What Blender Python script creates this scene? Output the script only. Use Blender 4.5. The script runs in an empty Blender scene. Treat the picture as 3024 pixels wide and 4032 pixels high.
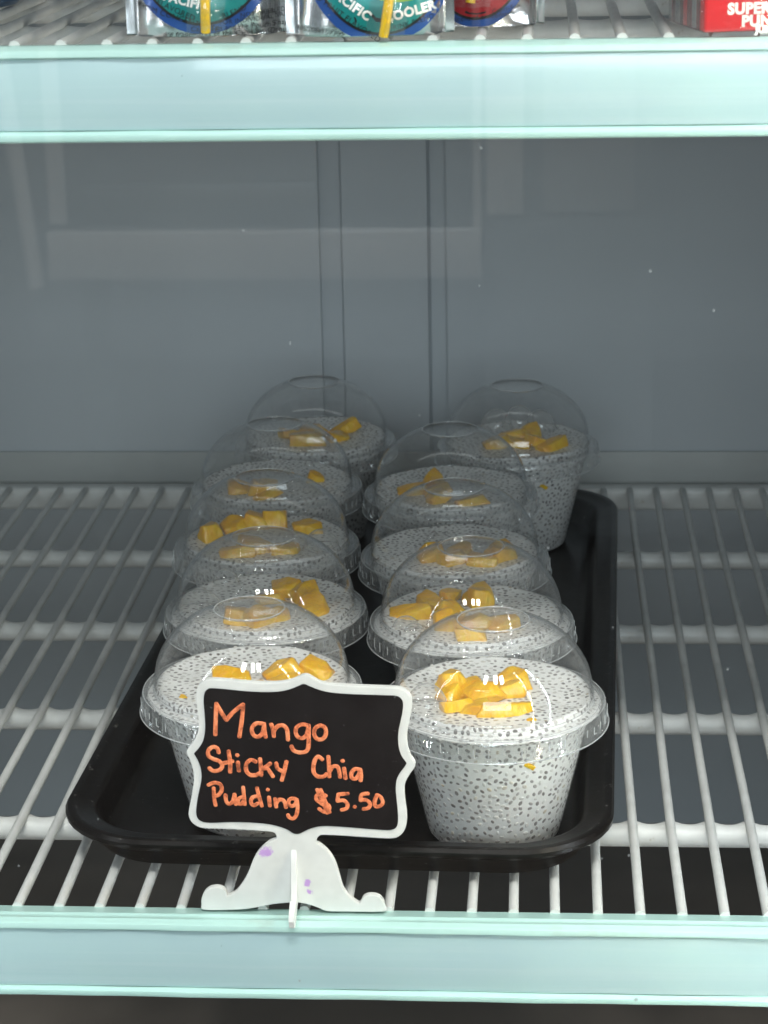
import bpy, bmesh, math, random
from mathutils import Vector, Matrix, noise
import numpy as np

# ------------------------------------------------------------------ camera, world, light, exposure
U = 0.0175                     # one shelf-wire spacing in metres; all layout numbers below are in U
sc = bpy.context.scene
col = sc.collection
cam_d = bpy.data.cameras.new('camera'); cam = bpy.data.objects.new('camera', cam_d); col.objects.link(cam)
RT = Vector((0.9976, 0.0662, -0.0193)); DN = Vector((0.0016, -0.3014, -0.9535)); FW = Vector((-0.0689, 0.9512, -0.3007))
CP = Vector((12.6499, -49.0765, 25.5457))
m = Matrix((RT, -DN, -FW)).transposed().to_4x4(); m.translation = CP * U
cam.matrix_world = m
cam_d.sensor_fit = 'VERTICAL'; cam_d.sensor_height = 24.0; cam_d.lens = 8970 / 4032 * 24.0
cam_d.clip_start = 0.05; cam_d.clip_end = 60
cam_d.dof.use_dof = True; cam_d.dof.focus_distance = 1.02; cam_d.dof.aperture_fstop = 18
sc.camera = cam

world = bpy.data.worlds.new('World'); sc.world = world; world.use_nodes = True
wb = world.node_tree.nodes['Background']; wb.inputs[0].default_value = (0.80, 0.90, 1.0, 1); wb.inputs[1].default_value = 0.26

def area(name, loc, target, sx, sy, power, color):
    d = bpy.data.lights.new(name, 'AREA'); d.shape = 'RECTANGLE'; d.size = sx; d.size_y = sy
    d.energy = power; d.color = color
    o = bpy.data.objects.new(name, d); col.objects.link(o)
    o.location = loc; o.rotation_euler = (Vector(target) - Vector(loc)).to_track_quat('-Z', 'Y').to_euler()
    return o
# shop ceiling lights above and behind the photographer
for lx in (-0.05, 0.30, 0.52):
    area('shop_ceiling_light', (lx, -1.05, 1.85), (0.20, 0.0, 0.0), 0.13, 0.30, 13.5, (1.0, 0.985, 0.95))
area('bench_fill_light', (-0.3, -1.9, 1.7), (-0.3, -3.5, -0.35), 0.8, 0.4, 60.0, (1.0, 0.96, 0.9))  # added to brighten the bench mirrored in the door
# added frontal fill light behind the photographer, brightening the cooler interior
area('shop_front_fill', (0.6, -4.4, 1.15), (0.2, 0.5, 0.1), 2.6, 1.2, 80.0, (0.84, 0.94, 1.0))
# lamp under the cooler canopy, above the upper shelf
area('canopy_lamp', (0.13, 0.40, 0.56), (0.13, 0.38, 0.0), 0.62, 0.03, 0.10, (0.95, 1.0, 1.0))
LED_RIGHT, LED_WARM, LED_LEFT = 330.0, 270.0, 52.0      # emission strength of the three LED strips

sc.view_settings.view_transform = 'Standard'; sc.view_settings.look = 'None'
sc.view_settings.exposure = 0.0; sc.view_settings.gamma = 1.0; sc.view_settings.use_curve_mapping = False
sc.cycles.use_denoising = True; sc.cycles.use_adaptive_sampling = True; sc.cycles.adaptive_threshold = 0.02
sc.cycles.max_bounces = 9; sc.cycles.diffuse_bounces = 4; sc.cycles.glossy_bounces = 4
sc.cycles.transmission_bounces = 4; sc.cycles.transparent_max_bounces = 64
sc.cycles.sample_clamp_indirect = 6.0; sc.cycles.caustics_reflective = False; sc.cycles.caustics_refractive = False
random.seed(7)

# ------------------------------------------------------------------ helpers
def V(x, y, z): return Vector((x * U, y * U, z * U))
def tag(o, label=None, cat=None, group=None, kind=None):
    if label: o['label'] = label
    if cat: o['category'] = cat
    if group: o['group'] = group
    if kind: o['kind'] = kind
    return o
def empty(name, loc=(0, 0, 0), rz=0.0):
    o = bpy.data.objects.new(name, None); col.objects.link(o)
    o.location = V(*loc); o.rotation_euler = (0, 0, rz); o.empty_display_size = 0.01
    return o
def link(name, me, mat=None, parent=None, smooth=None):
    if mat is not None and not me.materials: me.materials.append(mat)
    o = bpy.data.objects.new(name, me); col.objects.link(o)
    if parent is not None: o.parent = parent
    if smooth is not None: shade(me, smooth)
    return o
def shade(me, angle):
    me.polygons.foreach_set('use_smooth', [True] * len(me.polygons))
    if angle < 179: me.set_sharp_from_angle(angle=math.radians(angle))
    me.update()
def mesh(name, verts, faces):
    me = bpy.data.meshes.new(name); me.from_pydata([tuple(v) for v in verts], [], faces); me.update()
    return me
def bm_mesh(name, bm):
    bmesh.ops.recalc_face_normals(bm, faces=bm.faces)
    me = bpy.data.meshes.new(name); bm.to_mesh(me); bm.free(); return me
def box_mesh(name, x0, x1, y0, y1, z0, z1, bev=0.0, seg=2):
    bm = bmesh.new(); bmesh.ops.create_cube(bm, size=1)
    for v in bm.verts:
        v.co = V((x0 + x1) / 2 + v.co.x * (x1 - x0), (y0 + y1) / 2 + v.co.y * (y1 - y0), (z0 + z1) / 2 + v.co.z * (z1 - z0))
    if bev: bmesh.ops.bevel(bm, geom=bm.edges[:], offset=bev * U, segments=seg, affect='EDGES', profile=0.5)
    return bm_mesh(name, bm)
def lathe_mesh(name, prof, n=72, rfun=None, closed=True):
    """prof: list of (r, z) in U; rfun(theta, i) -> radius offset"""
    vs, fs = [], []
    for i, (r, z) in enumerate(prof):
        for k in range(n):
            t = 2 * math.pi * k / n
            rr = max(r + (rfun(t, i) if rfun else 0), 0.0005)
            vs.append(V(rr * math.cos(t), rr * math.sin(t), z))
    for i in range(len(prof) - 1):
        for k in range(n):
            a, b = i * n + k, i * n + (k + 1) % n
            fs.append((a, b, b + n, a + n))
    return mesh(name, vs, fs)
def tube_mesh(name, pts, r, n=10, sy=1.0, caps=True, rad=None):
    """tube along pts (in U). sy flattens it along Y."""
    vs, fs = [], []
    P = [Vector(p) for p in pts]
    for i, p in enumerate(P):
        d = (P[min(i + 1, len(P) - 1)] - P[max(i - 1, 0)]).normalized()
        a = Vector((0, 1, 0)) if abs(d.y) < 0.9 else Vector((1, 0, 0))
        e1 = d.cross(a).normalized(); e2 = d.cross(e1).normalized()
        rr = rad[i] if rad else r
        for k in range(n):
            t = 2 * math.pi * k / n
            o = e1 * math.cos(t) * rr + e2 * math.sin(t) * rr
            o.y *= sy
            vs.append(V(*(p + o)))
    for i in range(len(P) - 1):
        for k in range(n):
            a, b = i * n + k, i * n + (k + 1) % n
            fs.append((a, b, b + n, a + n))
    if caps:
        fs.append(tuple(range(n - 1, -1, -1))); fs.append(tuple((len(P) - 1) * n + k for k in range(n)))
    return mesh(name, vs, fs)
def merge(name, parts):
    vs, fs = [], []
    for me in parts:
        o = len(vs); vs += [v.co.copy() for v in me.vertices]; fs += [tuple(i + o for i in p.vertices) for p in me.polygons]
        bpy.data.meshes.remove(me)
    return mesh(name, vs, fs)
def crom(pts, k=5):
    """Catmull-Rom smoothing of an open polyline"""
    if len(pts) < 3: 
        return [tuple(a + (b - a) * j / k for a, b in zip(pts[0], pts[1])) for j in range(k + 1)]
    P = [pts[0]] + list(pts) + [pts[-1]]; out = []
    for i in range(1, len(P) - 2):
        for j in range(k):
            t = j / k
            out.append(tuple(0.5 * (2 * b + (c - a) * t + (2 * a - 5 * b + 4 * c - d) * t * t + (3 * b - a - 3 * c + d) * t ** 3)
                             for a, b, c, d in zip(P[i - 1], P[i], P[i + 1], P[i + 2])))
    out.append(tuple(pts[-1])); return out

# ------------------------------------------------------------------ materials
class NT:
    def __init__(s, name):
        s.m = bpy.data.materials.new(name); s.m.use_nodes = True; s.t = s.m.node_tree
        for n in list(s.t.nodes): s.t.nodes.remove(n)
        s.out = s.n('ShaderNodeOutputMaterial')
    def n(s, kind, **kw):
        nd = s.t.nodes.new(kind)
        for k, v in kw.items():
            if k in nd.inputs.keys() if isinstance(k, str) else False: pass
            setattr(nd, k, v)
        return nd
    def l(s, a, b): s.t.links.new(a, b)
    def val(s, nd, **kw):
        for k, v in kw.items(): nd.inputs[k.replace('_', ' ')].default_value = v
        return nd
    def math(s, op, a, b=None):
        nd = s.n('ShaderNodeMath'); nd.operation = op
        for i, x in enumerate((a, b)):
            if x is None: continue
            if isinstance(x, (int, float)): nd.inputs[i].default_value = x
            else: s.l(x, nd.inputs[i])
        return nd.outputs[0]
    def noise(s, scale, detail=3, rough=0.5, coord='Object', vec=None, stretch=None):
        tc = s.n('ShaderNodeTexCoord'); nz = s.n('ShaderNodeTexNoise')
        nz.inputs['Scale'].default_value = scale; nz.inputs['Detail'].default_value = detail; nz.inputs['Roughness'].default_value = rough
        src = tc.outputs[coord]
        if stretch:
            mp = s.n('ShaderNodeMapping'); mp.inputs['Scale'].default_value = stretch; s.l(src, mp.inputs['Vector']); src = mp.outputs[0]
        s.l(src, nz.inputs['Vector']); return nz.outputs['Fac']
    def ramp(s, fac, stops):
        r = s.n('ShaderNodeValToRGB'); e = r.color_ramp.elements
        while len(e) > 1: e.remove(e[-1])
        e[0].position = stops[0][0]; e[0].color = (*stops[0][1], 1)
        for p, c in stops[1:]:
            x = e.new(p); x.color = (*c, 1)
        s.l(fac, r.inputs[0]); return r.outputs[0]
    def mixc(s, fac, a, b):
        nd = s.n('ShaderNodeMix'); nd.data_type = 'RGBA'
        for i, x in ((0, fac), (6, a), (7, b)):
            if isinstance(x, (int, float)): nd.inputs[i].default_value = x
            elif isinstance(x, tuple): nd.inputs[i].default_value = (*x, 1)
            else: s.l(x, nd.inputs[i])
        return nd.outputs[2]
    def bump(s, h, strength=0.2, dist=0.001):
        b = s.n('ShaderNodeBump'); b.inputs['Strength'].default_value = strength; b.inputs['Distance'].default_value = dist
        s.l(h, b.inputs['Height']); return b.outputs[0]
    def prin(s, color=None, rough=0.5, metal=0.0, coat=0.0, coat_rough=0.05, bump=None, sss=0.0, sss_r=(1, .8, .6), sss_s=0.003, spec=0.5, roughsock=None):
        p = s.n('ShaderNodeBsdfPrincipled')
        if isinstance(color, tuple): p.inputs['Base Color'].default_value = (*color, 1)
        elif color is not None: s.l(color, p.inputs['Base Color'])
        p.inputs['Roughness'].default_value = rough; p.inputs['Metallic'].default_value = metal
        p.inputs['Coat Weight'].default_value = coat; p.inputs['Coat Roughness'].default_value = coat_rough
        p.inputs['Specular IOR Level'].default_value = spec
        if roughsock is not None: s.l(roughsock, p.inputs['Roughness'])
        if sss:
            p.inputs['Subsurface Weight'].default_value = sss; p.inputs['Subsurface Radius'].default_value = sss_r; p.inputs['Subsurface Scale'].default_value = sss_s
        if bump is not None: s.l(bump, p.inputs['Normal'])
        s.l(p.outputs[0], s.out.inputs[0]); return p
M = {}
def simple(name, color, rough=0.5, metal=0.0, var=0.06, scale=60, bump=0.05, bscale=400, coat=0.0):
    t = NT(name); nz = t.noise(scale, 4)
    c = t.ramp(nz, [(0.3, tuple(x * (1 - var) for x in color)), (0.7, tuple(min(1, x * (1 + var)) for x in color))])
    b = t.bump(t.noise(bscale, 3), bump, 0.0004) if bump else None
    t.prin(c, rough, metal, coat, bump=b); M[name] = t.m; return t.m

def clear_plastic(name, haze=0.03, rimhaze=0.0, f0=0.045, rough=0.02, bump=0.12, bscale=55, tint=(1.0, 1.0, 1.0), hazecol=(0.86, 0.88, 0.88), streak=True, edge=0.55):
    """thin clear sheet: transparent body, Schlick-weighted mirror reflection, a little scatter from scuffs and condensation"""
    t = NT(name)
    lw = t.n('ShaderNodeLayerWeight'); lw.inputs['Blend'].default_value = 0.5
    f5 = t.math('POWER', lw.outputs['Facing'], 5.0)
    F = t.math('ADD', t.math('MULTIPLY', f5, edge), f0)
    tr = t.n('ShaderNodeBsdfTransparent'); tr.inputs[0].default_value = (*tint, 1)
    gl = t.n('ShaderNodeBsdfGlossy'); gl.inputs['Roughness'].default_value = rough
    if bump:
        b = t.bump(t.noise(bscale, 2), bump, 0.0015); t.l(b, gl.inputs['Normal'])
    df = t.n('ShaderNodeBsdfDiffuse'); df.inputs[0].default_value = (*hazecol, 1)
    h = haze
    if streak:
        nz = t.noise(45, 4, 0.6, stretch=(1, 1, 0.35))
        h = t.math('MULTIPLY', t.math('POWER', nz, 2.5), haze * 5.6)
    if rimhaze: h = t.math('ADD', t.math('MULTIPLY', t.math('POWER', lw.outputs['Facing'], 2.5), rimhaze), h)  # whitens grazing edges, painting in their bright outlines
    m1 = t.n('ShaderNodeMixShader')
    if isinstance(h, float): m1.inputs[0].default_value = h
    else: t.l(h, m1.inputs[0])
    t.l(tr.outputs[0], m1.inputs[1]); t.l(df.outputs[0], m1.inputs[2])
    m2 = t.n('ShaderNodeMixShader'); t.l(F, m2.inputs[0]); t.l(m1.outputs[0], m2.inputs[1]); t.l(gl.outputs[0], m2.inputs[2])
    t.l(m2.outputs[0], t.out.inputs[0]); M[name] = t.m; return t.m

def build_materials():
    # cooler liner
    t = NT('cooler_liner'); nz = t.noise(3.0, 3); c = t.ramp(nz, [(0.3, (0.46, 0.49, 0.52)), (0.7, (0.52, 0.55, 0.57))])
    t.prin(c, 0.38, bump=t.bump(t.noise(18, 2), 0.06, 0.004)); M['cooler_liner'] = t.m
    simple('liner_shade', (0.42, 0.43, 0.42), 0.5, var=0.1, scale=12)  # darker liner tone standing for shade
    simple('cooler_deck', (0.16, 0.135, 0.115), 0.6, var=0.25, scale=9)
    # coated wire
    t = NT('coated_wire'); nz = t.noise(70, 5, 0.65)
    c = t.ramp(nz, [(0.25, (0.38, 0.34, 0.27)), (0.33, (0.60, 0.60, 0.58)), (0.6, (0.68, 0.68, 0.66))])
    t.prin(c, 0.42, bump=t.bump(t.noise(260, 3), 0.12, 0.0005)); M['coated_wire'] = t.m
    # price rail and its insert
    t = NT('mint_rail'); nz = t.noise(14, 5, 0.6, stretch=(0.4, 1, 3)); sp = t.noise(420, 2)
    c = t.ramp(nz, [(0.2, (0.41, 0.64, 0.595)), (0.8, (0.49, 0.71, 0.66))])
    gr = t.noise(26, 6, 0.75, stretch=(0.5, 1, 1)); c = t.mixc(t.ramp(gr, [(0.60, (0, 0, 0)), (0.80, (0.6, 0.6, 0.6))]), c, (0.36, 0.40, 0.33))
    c = t.mixc(t.ramp(sp, [(0.76, (0, 0, 0)), (0.80, (1, 1, 1))]), c, (0.22, 0.24, 0.20))
    t.prin(c, 0.32, coat=0.3, bump=t.bump(t.noise(40, 2, stretch=(0.1, 1, 1)), 0.05, 0.001)); M['mint_rail'] = t.m
    t = NT('label_insert'); nz = t.noise(5, 4, 0.6, stretch=(1, 1, 2)); sp = t.noise(330, 2)
    c = t.ramp(nz, [(0.25, (0.385, 0.535, 0.60)), (0.5, (0.415, 0.575, 0.605)), (0.75, (0.43, 0.61, 0.60))])
    c = t.mixc(t.ramp(sp, [(0.785, (0, 0, 0)), (0.81, (1, 1, 1))]), c, (0.2, 0.25, 0.25))
    stk = t.noise(22, 5, 0.65, stretch=(0.10, 1, 7)); c = t.mixc(t.ramp(stk, [(0.45, (0, 0, 0)), (0.75, (0.30, 0.30, 0.30))]), c, (0.66, 0.72, 0.74))  # pale streaks put soft reflections into the insert colour
    sc_ = t.noise(30, 4, 0.7, stretch=(0.06, 1, 6))
    t.prin(c, 0.2, coat=0.6, coat_rough=0.06, roughsock=t.math('ADD', t.math('MULTIPLY', sc_, 0.3), 0.05),
           bump=t.bump(t.noise(9, 2, stretch=(0.3, 1, 3)), 0.12, 0.004)); M['label_insert'] = t.m
    # tray
    t = NT('tray_black'); nz = t.noise(120, 6, 0.7); sp = t.noise(600, 2)
    c = t.ramp(nz, [(0.3, (0.005, 0.0035, 0.003)), (0.75, (0.010, 0.008, 0.007))])
    c = t.mixc(t.ramp(sp, [(0.72, (0, 0, 0)), (0.78, (1, 1, 1))]), c, (0.16, 0.15, 0.14))
    sx_ = t.n('ShaderNodeSeparateXYZ'); tc = t.n('ShaderNodeTexCoord'); t.l(tc.outputs['Object'], sx_.inputs[0])
    edge = t.math('MULTIPLY', t.math('GREATER_THAN', sx_.outputs['Z'], 1.165 * U), t.noise(140, 6, 0.8))
    c = t.mixc(t.ramp(edge, [(0.60, (0, 0, 0)), (0.72, (0.55, 0.55, 0.55))]), c, (0.30, 0.28, 0.26))
    drp = t.noise(75, 1, 0.4); c = t.mixc(t.ramp(drp, [(0.80, (0, 0, 0)), (0.83, (0.3, 0.3, 0.3))]), c, (0.4, 0.4, 0.4))
    t.prin(c, 0.3, roughsock=t.math('ADD', t.math('MULTIPLY', nz, 0.2), 0.22), spec=0.22, bump=t.bump(t.noise(260, 4), 0.08, 0.0006)); M['tray_black'] = t.m
    # sign
    t = NT('sign_white'); tc = t.n('ShaderNodeTexCoord'); nz = t.noise(160, 4)
    c = t.ramp(nz, [(0.3, (0.69, 0.685, 0.66)), (0.7, (0.77, 0.765, 0.74))])
    spk = t.noise(900, 3, 0.8); spk2 = t.noise(260, 4, 0.75)
    for (x, z, rad, lo) in STAINS:
        vm = t.n('ShaderNodeVectorMath'); vm.operation = 'DISTANCE'; t.l(tc.outputs['Object'], vm.inputs[0]); vm.inputs[1].default_value = (x * U, SIGN_FRONT * U, z * U)
        fall = t.math('SUBTRACT', 1.0, t.math('DIVIDE', vm.outputs['Value'], rad * U))
        k = t.math('MULTIPLY', fall, t.math('ADD', t.math('MULTIPLY', spk2, 1.4), spk))
        c = t.mixc(t.ramp(k, [(lo, (0, 0, 0)), (lo + 0.12, (1, 1, 1))]), c, (0.55, 0.33, 0.68))
    t.prin(c, 0.45, bump=t.bump(t.noise(500, 2), 0.04, 0.0004)); M['sign_white'] = t.m
    t = NT('chalkboard'); nz = t.noise(60, 6, 0.7); sp = t.noise(520, 2)
    c = t.ramp(nz, [(0.4, (0.007, 0.004, 0.004)), (0.8, (0.014, 0.011, 0.011))])
    c = t.mixc(t.ramp(sp, [(0.74, (0, 0, 0)), (0.78, (1, 1, 1))]), c, (0.10, 0.10, 0.10))
    t.prin(c, 0.5, spec=0.25); M['chalkboard'] = t.m
    t = NT('orange_marker'); nz = t.noise(200, 6, 0.8)
    c = t.ramp(nz, [(0.36, (0.25, 0.06, 0.025)), (0.45, (0.66, 0.16, 0.06)), (0.52, (0.90, 0.25, 0.10)), (0.72, (0.96, 0.42, 0.22))])
    t.prin(c, 0.6, bump=t.bump(t.noise(700, 3), 0.2, 0.0003)); M['orange_marker'] = t.m
    # food
    t = NT('coconut_pudding'); nz = t.noise(240, 4)
    c = t.ramp(nz, [(0.3, (0.82, 0.81, 0.79)), (0.7, (0.89, 0.88, 0.86))])
    t.prin(c, 0.38, bump=t.bump(t.noise(330, 3), 0.3, 0.0008), sss=0.12, sss_r=(1, .9, .8), sss_s=0.002); M['coconut_pudding'] = t.m
    t = NT('chia_seed'); at = t.n('ShaderNodeAttribute'); at.attribute_name = 'tone'
    c = t.ramp(at.outputs['Fac'], [(0.0, (0.18, 0.165, 0.155)), (0.25, (0.26, 0.24, 0.23)), (0.50, (0.36, 0.34, 0.325)), (0.70, (0.52, 0.50, 0.48)), (0.95, (0.68, 0.66, 0.63)), (1.0, (0.52, 0.44, 0.32))])
    t.prin(c, 0.4); M['chia_seed'] = t.m
    t = NT('mango'); nz = t.noise(90, 4, 0.6); fb = t.noise(260, 3, 0.6, stretch=(1, 1, 0.25))
    c = t.ramp(nz, [(0.28, (0.82, 0.35, 0.002)), (0.50, (0.90, 0.50, 0.004)), (0.74, (0.94, 0.64, 0.03))])
    t.prin(c, 0.28, coat=0.45, coat_rough=0.10, bump=t.bump(fb, 0.8, 0.0018), sss=0.25, sss_r=(1, .45, .08), sss_s=0.003); M['mango'] = t.m
    clear_plastic('clear_pet', haze=0.014, rimhaze=0.055, f0=0.04, bump=0.10, edge=0.95)
    clear_plastic('clear_rim', haze=0.03, rimhaze=0.22, f0=0.07, rough=0.03, bump=0.5, bscale=160, edge=0.9)
    clear_plastic('clear_cup', haze=0.006, f0=0.022, bump=0.1, edge=0.25)
    t = NT('clear_edge'); tr = t.n('ShaderNodeBsdfTransparent'); df = t.n('ShaderNodeBsdfDiffuse'); df.inputs[0].default_value = (0.92, 0.94, 0.94, 1)  # diffuse white puts the highlights of moulded edges into the colour
    gl = t.n('ShaderNodeBsdfGlossy'); gl.inputs['Roughness'].default_value = 0.08
    m1 = t.n('ShaderNodeMixShader'); m1.inputs[0].default_value = 0.42; t.l(tr.outputs[0], m1.inputs[1]); t.l(df.outputs[0], m1.inputs[2])
    m2 = t.n('ShaderNodeMixShader'); m2.inputs[0].default_value = 0.22; t.l(m1.outputs[0], m2.inputs[1]); t.l(gl.outputs[0], m2.inputs[2])
    t.l(m2.outputs[0], t.out.inputs[0]); M['clear_edge'] = t.m
    clear_plastic('foam_film', haze=0.07, rimhaze=0.75, f0=0.06, bump=0.1, streak=False, hazecol=(0.72, 0.72, 0.70))
    clear_plastic('door_glass', haze=0.001, f0=0.04, rough=0.0, bump=0.0, streak=False, tint=(0.985, 0.995, 0.992), edge=0.9)
    # drinks
    t = NT('silver_foil'); nz = t.noise(55, 3, 0.6, stretch=(1, 1, 0.5)); cr = t.noise(22, 2, 0.5, stretch=(1.6, 1, 0.7))
    c = t.ramp(nz, [(0.3, (0.62, 0.63, 0.65)), (0.7, (0.86, 0.86, 0.87))])
    t.prin(c, 0.24, 1.0, bump=t.bump(cr, 0.9, 0.012)); M['silver_foil'] = t.m
    for nm, cc in (('print_blue', (0.020, 0.085, 0.33)), ('print_teal', (0.005, 0.235, 0.225)), ('print_black', (0.012, 0.012, 0.014)),
                   ('print_red', (0.38, 0.008, 0.015)), ('print_white', (0.85, 0.84, 0.80)), ('print_lime', (0.28, 0.48, 0.02)), ('print_grey', (0.42, 0.42, 0.43))):
        t = NT(nm); t.prin(cc, 0.28, 0.15, coat=0.2, bump=t.bump(t.noise(40, 2), 0.35, 0.004)); M[nm] = t.m
    simple('straw_yellow', (0.82, 0.50, 0.01), 0.3, coat=0.4)
    simple('carton_red', (0.78, 0.012, 0.02), 0.3, coat=0.4, var=0.05)
    simple('carton_dark_red', (0.25, 0.02, 0.025), 0.25, coat=0.6, var=0.35, scale=120)
    simple('bottle_blue', (0.035, 0.075, 0.14), 0.3)
    simple('aluminium', (0.55, 0.56, 0.57), 0.35, 1.0)
    t = NT('shop_floor'); t.prin(t.ramp(t.noise(6, 4), [(0.3, (0.012, 0.010, 0.009)), (0.7, (0.018, 0.015, 0.013))]), 0.9, spec=0.1); M['shop_floor'] = t.m
    simple('shop_wall', (0.17, 0.20, 0.215), 0.7, var=0.1, scale=4)
    simple('shop_white', (0.72, 0.70, 0.67), 0.5)
    simple('shop_grey', (0.42, 0.43, 0.43), 0.5)
    simple('shop_dark', (0.05, 0.065, 0.065), 0.5, var=0.3, scale=9)
    for nm, cc, st in (('led_cool', (0.86, 0.95, 1.0), LED_RIGHT), ('led_warm', (1.0, 0.90, 0.66), LED_WARM), ('led_left', (0.93, 0.97, 1.0), LED_LEFT)):
        t = NT(nm); e = t.n('ShaderNodeEmission'); e.inputs[0].default_value = (*cc, 1); e.inputs[1].default_value = st
        t.l(e.outputs[0], t.out.inputs[0]); M[nm] = t.m

# sign plane (Y of its centre), traced points are in thousandths of a 1659-wide tracing of the sign; sgn() maps them to (X, Z) on the plane
SIGN_Y = -0.15; SIGN_T = 0.15; SIGN_FRONT = SIGN_Y - SIGN_T / 2
def sgn(px, py):
    x = 700 + px * 0.60277; y = 2500 + py * 0.60277
    d = RT * ((x - 1512) / 8970) + DN * ((y - 2016) / 8970) + FW
    k = (SIGN_Y - CP.y) / d.y
    p = CP + d * k
    return p.x, p.z
STAINS = [(*sgn(575, 1410), 0.42, 0.76), (*sgn(850, 1610), 0.40, 0.93), (*sgn(862, 1670), 0.38, 0.97)]
build_materials()

# ------------------------------------------------------------------ cooler shell (the setting)
BX0, BX1, BY, BZ0, BZ1 = -24.0, 31.0, 36.0, -14.6, 33.0
def struct(name, me, mat, smooth=30):
    o = link(name, me, mat, None, smooth); o['kind'] = 'structure'; return o
# back wall with two shallow vertical channels
G = 0.38
xs = [BX0, 4.22, 4.22, 5.02, 5.10, 8.32, 8.44, 9.06, 9.06, BX1]
ys = [BY, BY, BY + G, BY + G, BY + 0.06, BY + 0.06, BY + G, BY + G, BY, BY]
vs, fs = [], []
for x, y in zip(xs, ys): vs += [V(x, y, BZ0), V(x, y, BZ1)]
for i in range(len(xs) - 1): fs.append((2 * i, 2 * i + 2, 2 * i + 3, 2 * i + 1))
struct('back_wall', mesh('back_wall', vs, fs), M['cooler_liner'], 20)
struct('wall_shade_band', box_mesh('wall_shade_band', BX0, BX1, BY - 0.16, BY - 0.02, -0.8, 1.15, 0.05), M['liner_shade'])  # darker strip paints the rear bar's shade along the wall foot
struct('wall_right', box_mesh('wall_right', BX1, BX1 + 1, -4, BY, BZ0, BZ1), M['cooler_liner'])
struct('wall_left', box_mesh('wall_left', BX0 - 1, BX0, -4, BY, BZ0, BZ1), M['cooler_liner'])
struct('lowered_ceiling', box_mesh('lowered_ceiling', BX0, BX1, -4, BY, BZ1 + 0.02, BZ1 + 1), M['cooler_liner'])  # unseen, set low to keep shop light off the wall and upper wires
struct('cooler_floor', box_mesh('cooler_floor', BX0, BX1, -7, BY - 0.02, BZ0 - 1, BZ0), M['cooler_deck'])

# ------------------------------------------------------------------ wire shelves
BAR = 7.40
bars_y = [5.15, 12.55, 19.95, 27.35]
I0, I1 = -16, 30
rnd = random.Random(3)
def cross_bar(name, y, r=0.30):
    n = 14; vs, fs = [], []; X = []
    for i in range(I0, I1):
        for k in range(10): X.append(i + k / 10)
    for x in X:
        d = abs(x - round(x)); w = math.exp(-(d / 0.24) ** 2)
        for k in range(n):
            t = 2 * math.pi * k / n
            up = max(0, math.sin(t)); back = max(0.0, math.cos(t) * 0.8 + 0.2)
            rr = r * (1 + 0.14 * w * up) ; oy = math.cos(t) * rr + 0.30 * w * back * (0.35 + 0.65 * up); oz = math.sin(t) * rr
            vs.append(V(x, y + oy, -0.40 + oz))
    for i in range(len(X) - 1):
        for k in range(n):
            a, b = i * n + k, i * n + (k + 1) % n
            fs.append((a, b, b + n, a + n))
    return mesh(name, vs, fs)
def rail_mesh():
    # profile (y, z): ledge, front lip, recessed face, bottom lip, return
    P = [(0.05, -0.55), (0.05, -0.02), (-0.02, 0.02), (-0.30, 0.012), (-0.33, 0.03), (-0.37, 0.03), (-0.40, 0.01), (-0.56, 0.005), (-0.585, 0.022), (-0.62, 0.022), (-0.645, 0.002), (-0.72, 0.0), (-0.80, -0.04), (-0.82, -0.10), (-0.82, -0.17), (-0.76, -0.20), (-0.70, -0.20),
         (-0.70, -1.74), (-0.78, -1.755), (-0.85, -1.80), (-0.87, -1.87), (-0.84, -1.94), (-0.76, -1.98), (-0.30, -1.98), (-0.30, -1.90), (-0.6, -1.88), (-0.6, -0.55)]
    n = len(P); vs = []; fs = []
    X = [I0 - 0.6 + (I1 - I0 + 0.2) * k / 60 for k in range(61)]
    for x in X:
        w = 0.012 * math.sin(x * 0.9) + 0.01 * math.sin(x * 2.3 + 1)
        for y, z in P: vs.append(V(x, y + (w if y < -0.6 else 0), z))
    for i in range(len(X) - 1):
        for k in range(n):
            a, b = i * n + k, i * n + (k + 1) % n
            fs.append((a, b, b + n, a + n))
    fs.append(tuple(range(n))); fs.append(tuple((len(X) - 1) * n + k for k in reversed(range(n))))
    return mesh('price_rail', vs, fs)
def insert_mesh():
    # the slightly bowed label strip lying in the rail face
    X = [I0 - 0.5 + (I1 - I0) * k / 120 for k in range(121)]; Z = [-0.225 - 1.49 * k / 8 for k in range(9)]
    vs, fs = [], []
    for x in X:
        w = 0.015 * math.sin(x * 0.7 + 1) + 0.012 * math.sin(x * 1.9)
        for k, z in enumerate(Z): vs.append(V(x, -0.735 - 0.045 * math.sin(math.pi * k / 8) + w * 0.6, z))
    n = 9
    for i in range(120):
        for k in range(8):
            a = i * n + k; fs.append((a, a + 1, a + n + 1, a + n))
    return mesh('label_strip', vs, fs)
def wire_mesh(bend):
    P = []
    for k in range(15):
        y = -0.05 + 34.6 * k / 14; P.append((bend * math.sin(k * 0.7), y, 0.0))
    P += [(0, 34.75, -0.12), (0, 34.95, -0.40)]
    return tube_mesh('wire', P, 0.125, 10)
wire_variants = [wire_mesh(b) for b in (0.0, 0.015, -0.02)]
for w in wire_variants: shade(w, 60); w.materials.append(M['coated_wire'])
bar_me = cross_bar('cross_bar', 0.0); shade(bar_me, 180); bar_me.materials.append(M['coated_wire'])
rear_me = box_mesh('rear_bar', I0 - 0.5, I1 - 0.3, 34.55, 35.35, -0.85, 0.05, 0.18, 3); shade(rear_me, 40); rear_me.materials.append(M['coated_wire'])
rail_me = rail_mesh(); shade(rail_me, 40); rail_me.materials.append(M['mint_rail'])
ins_me = insert_mesh(); shade(ins_me, 60); ins_me.materials.append(M['label_insert'])
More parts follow.
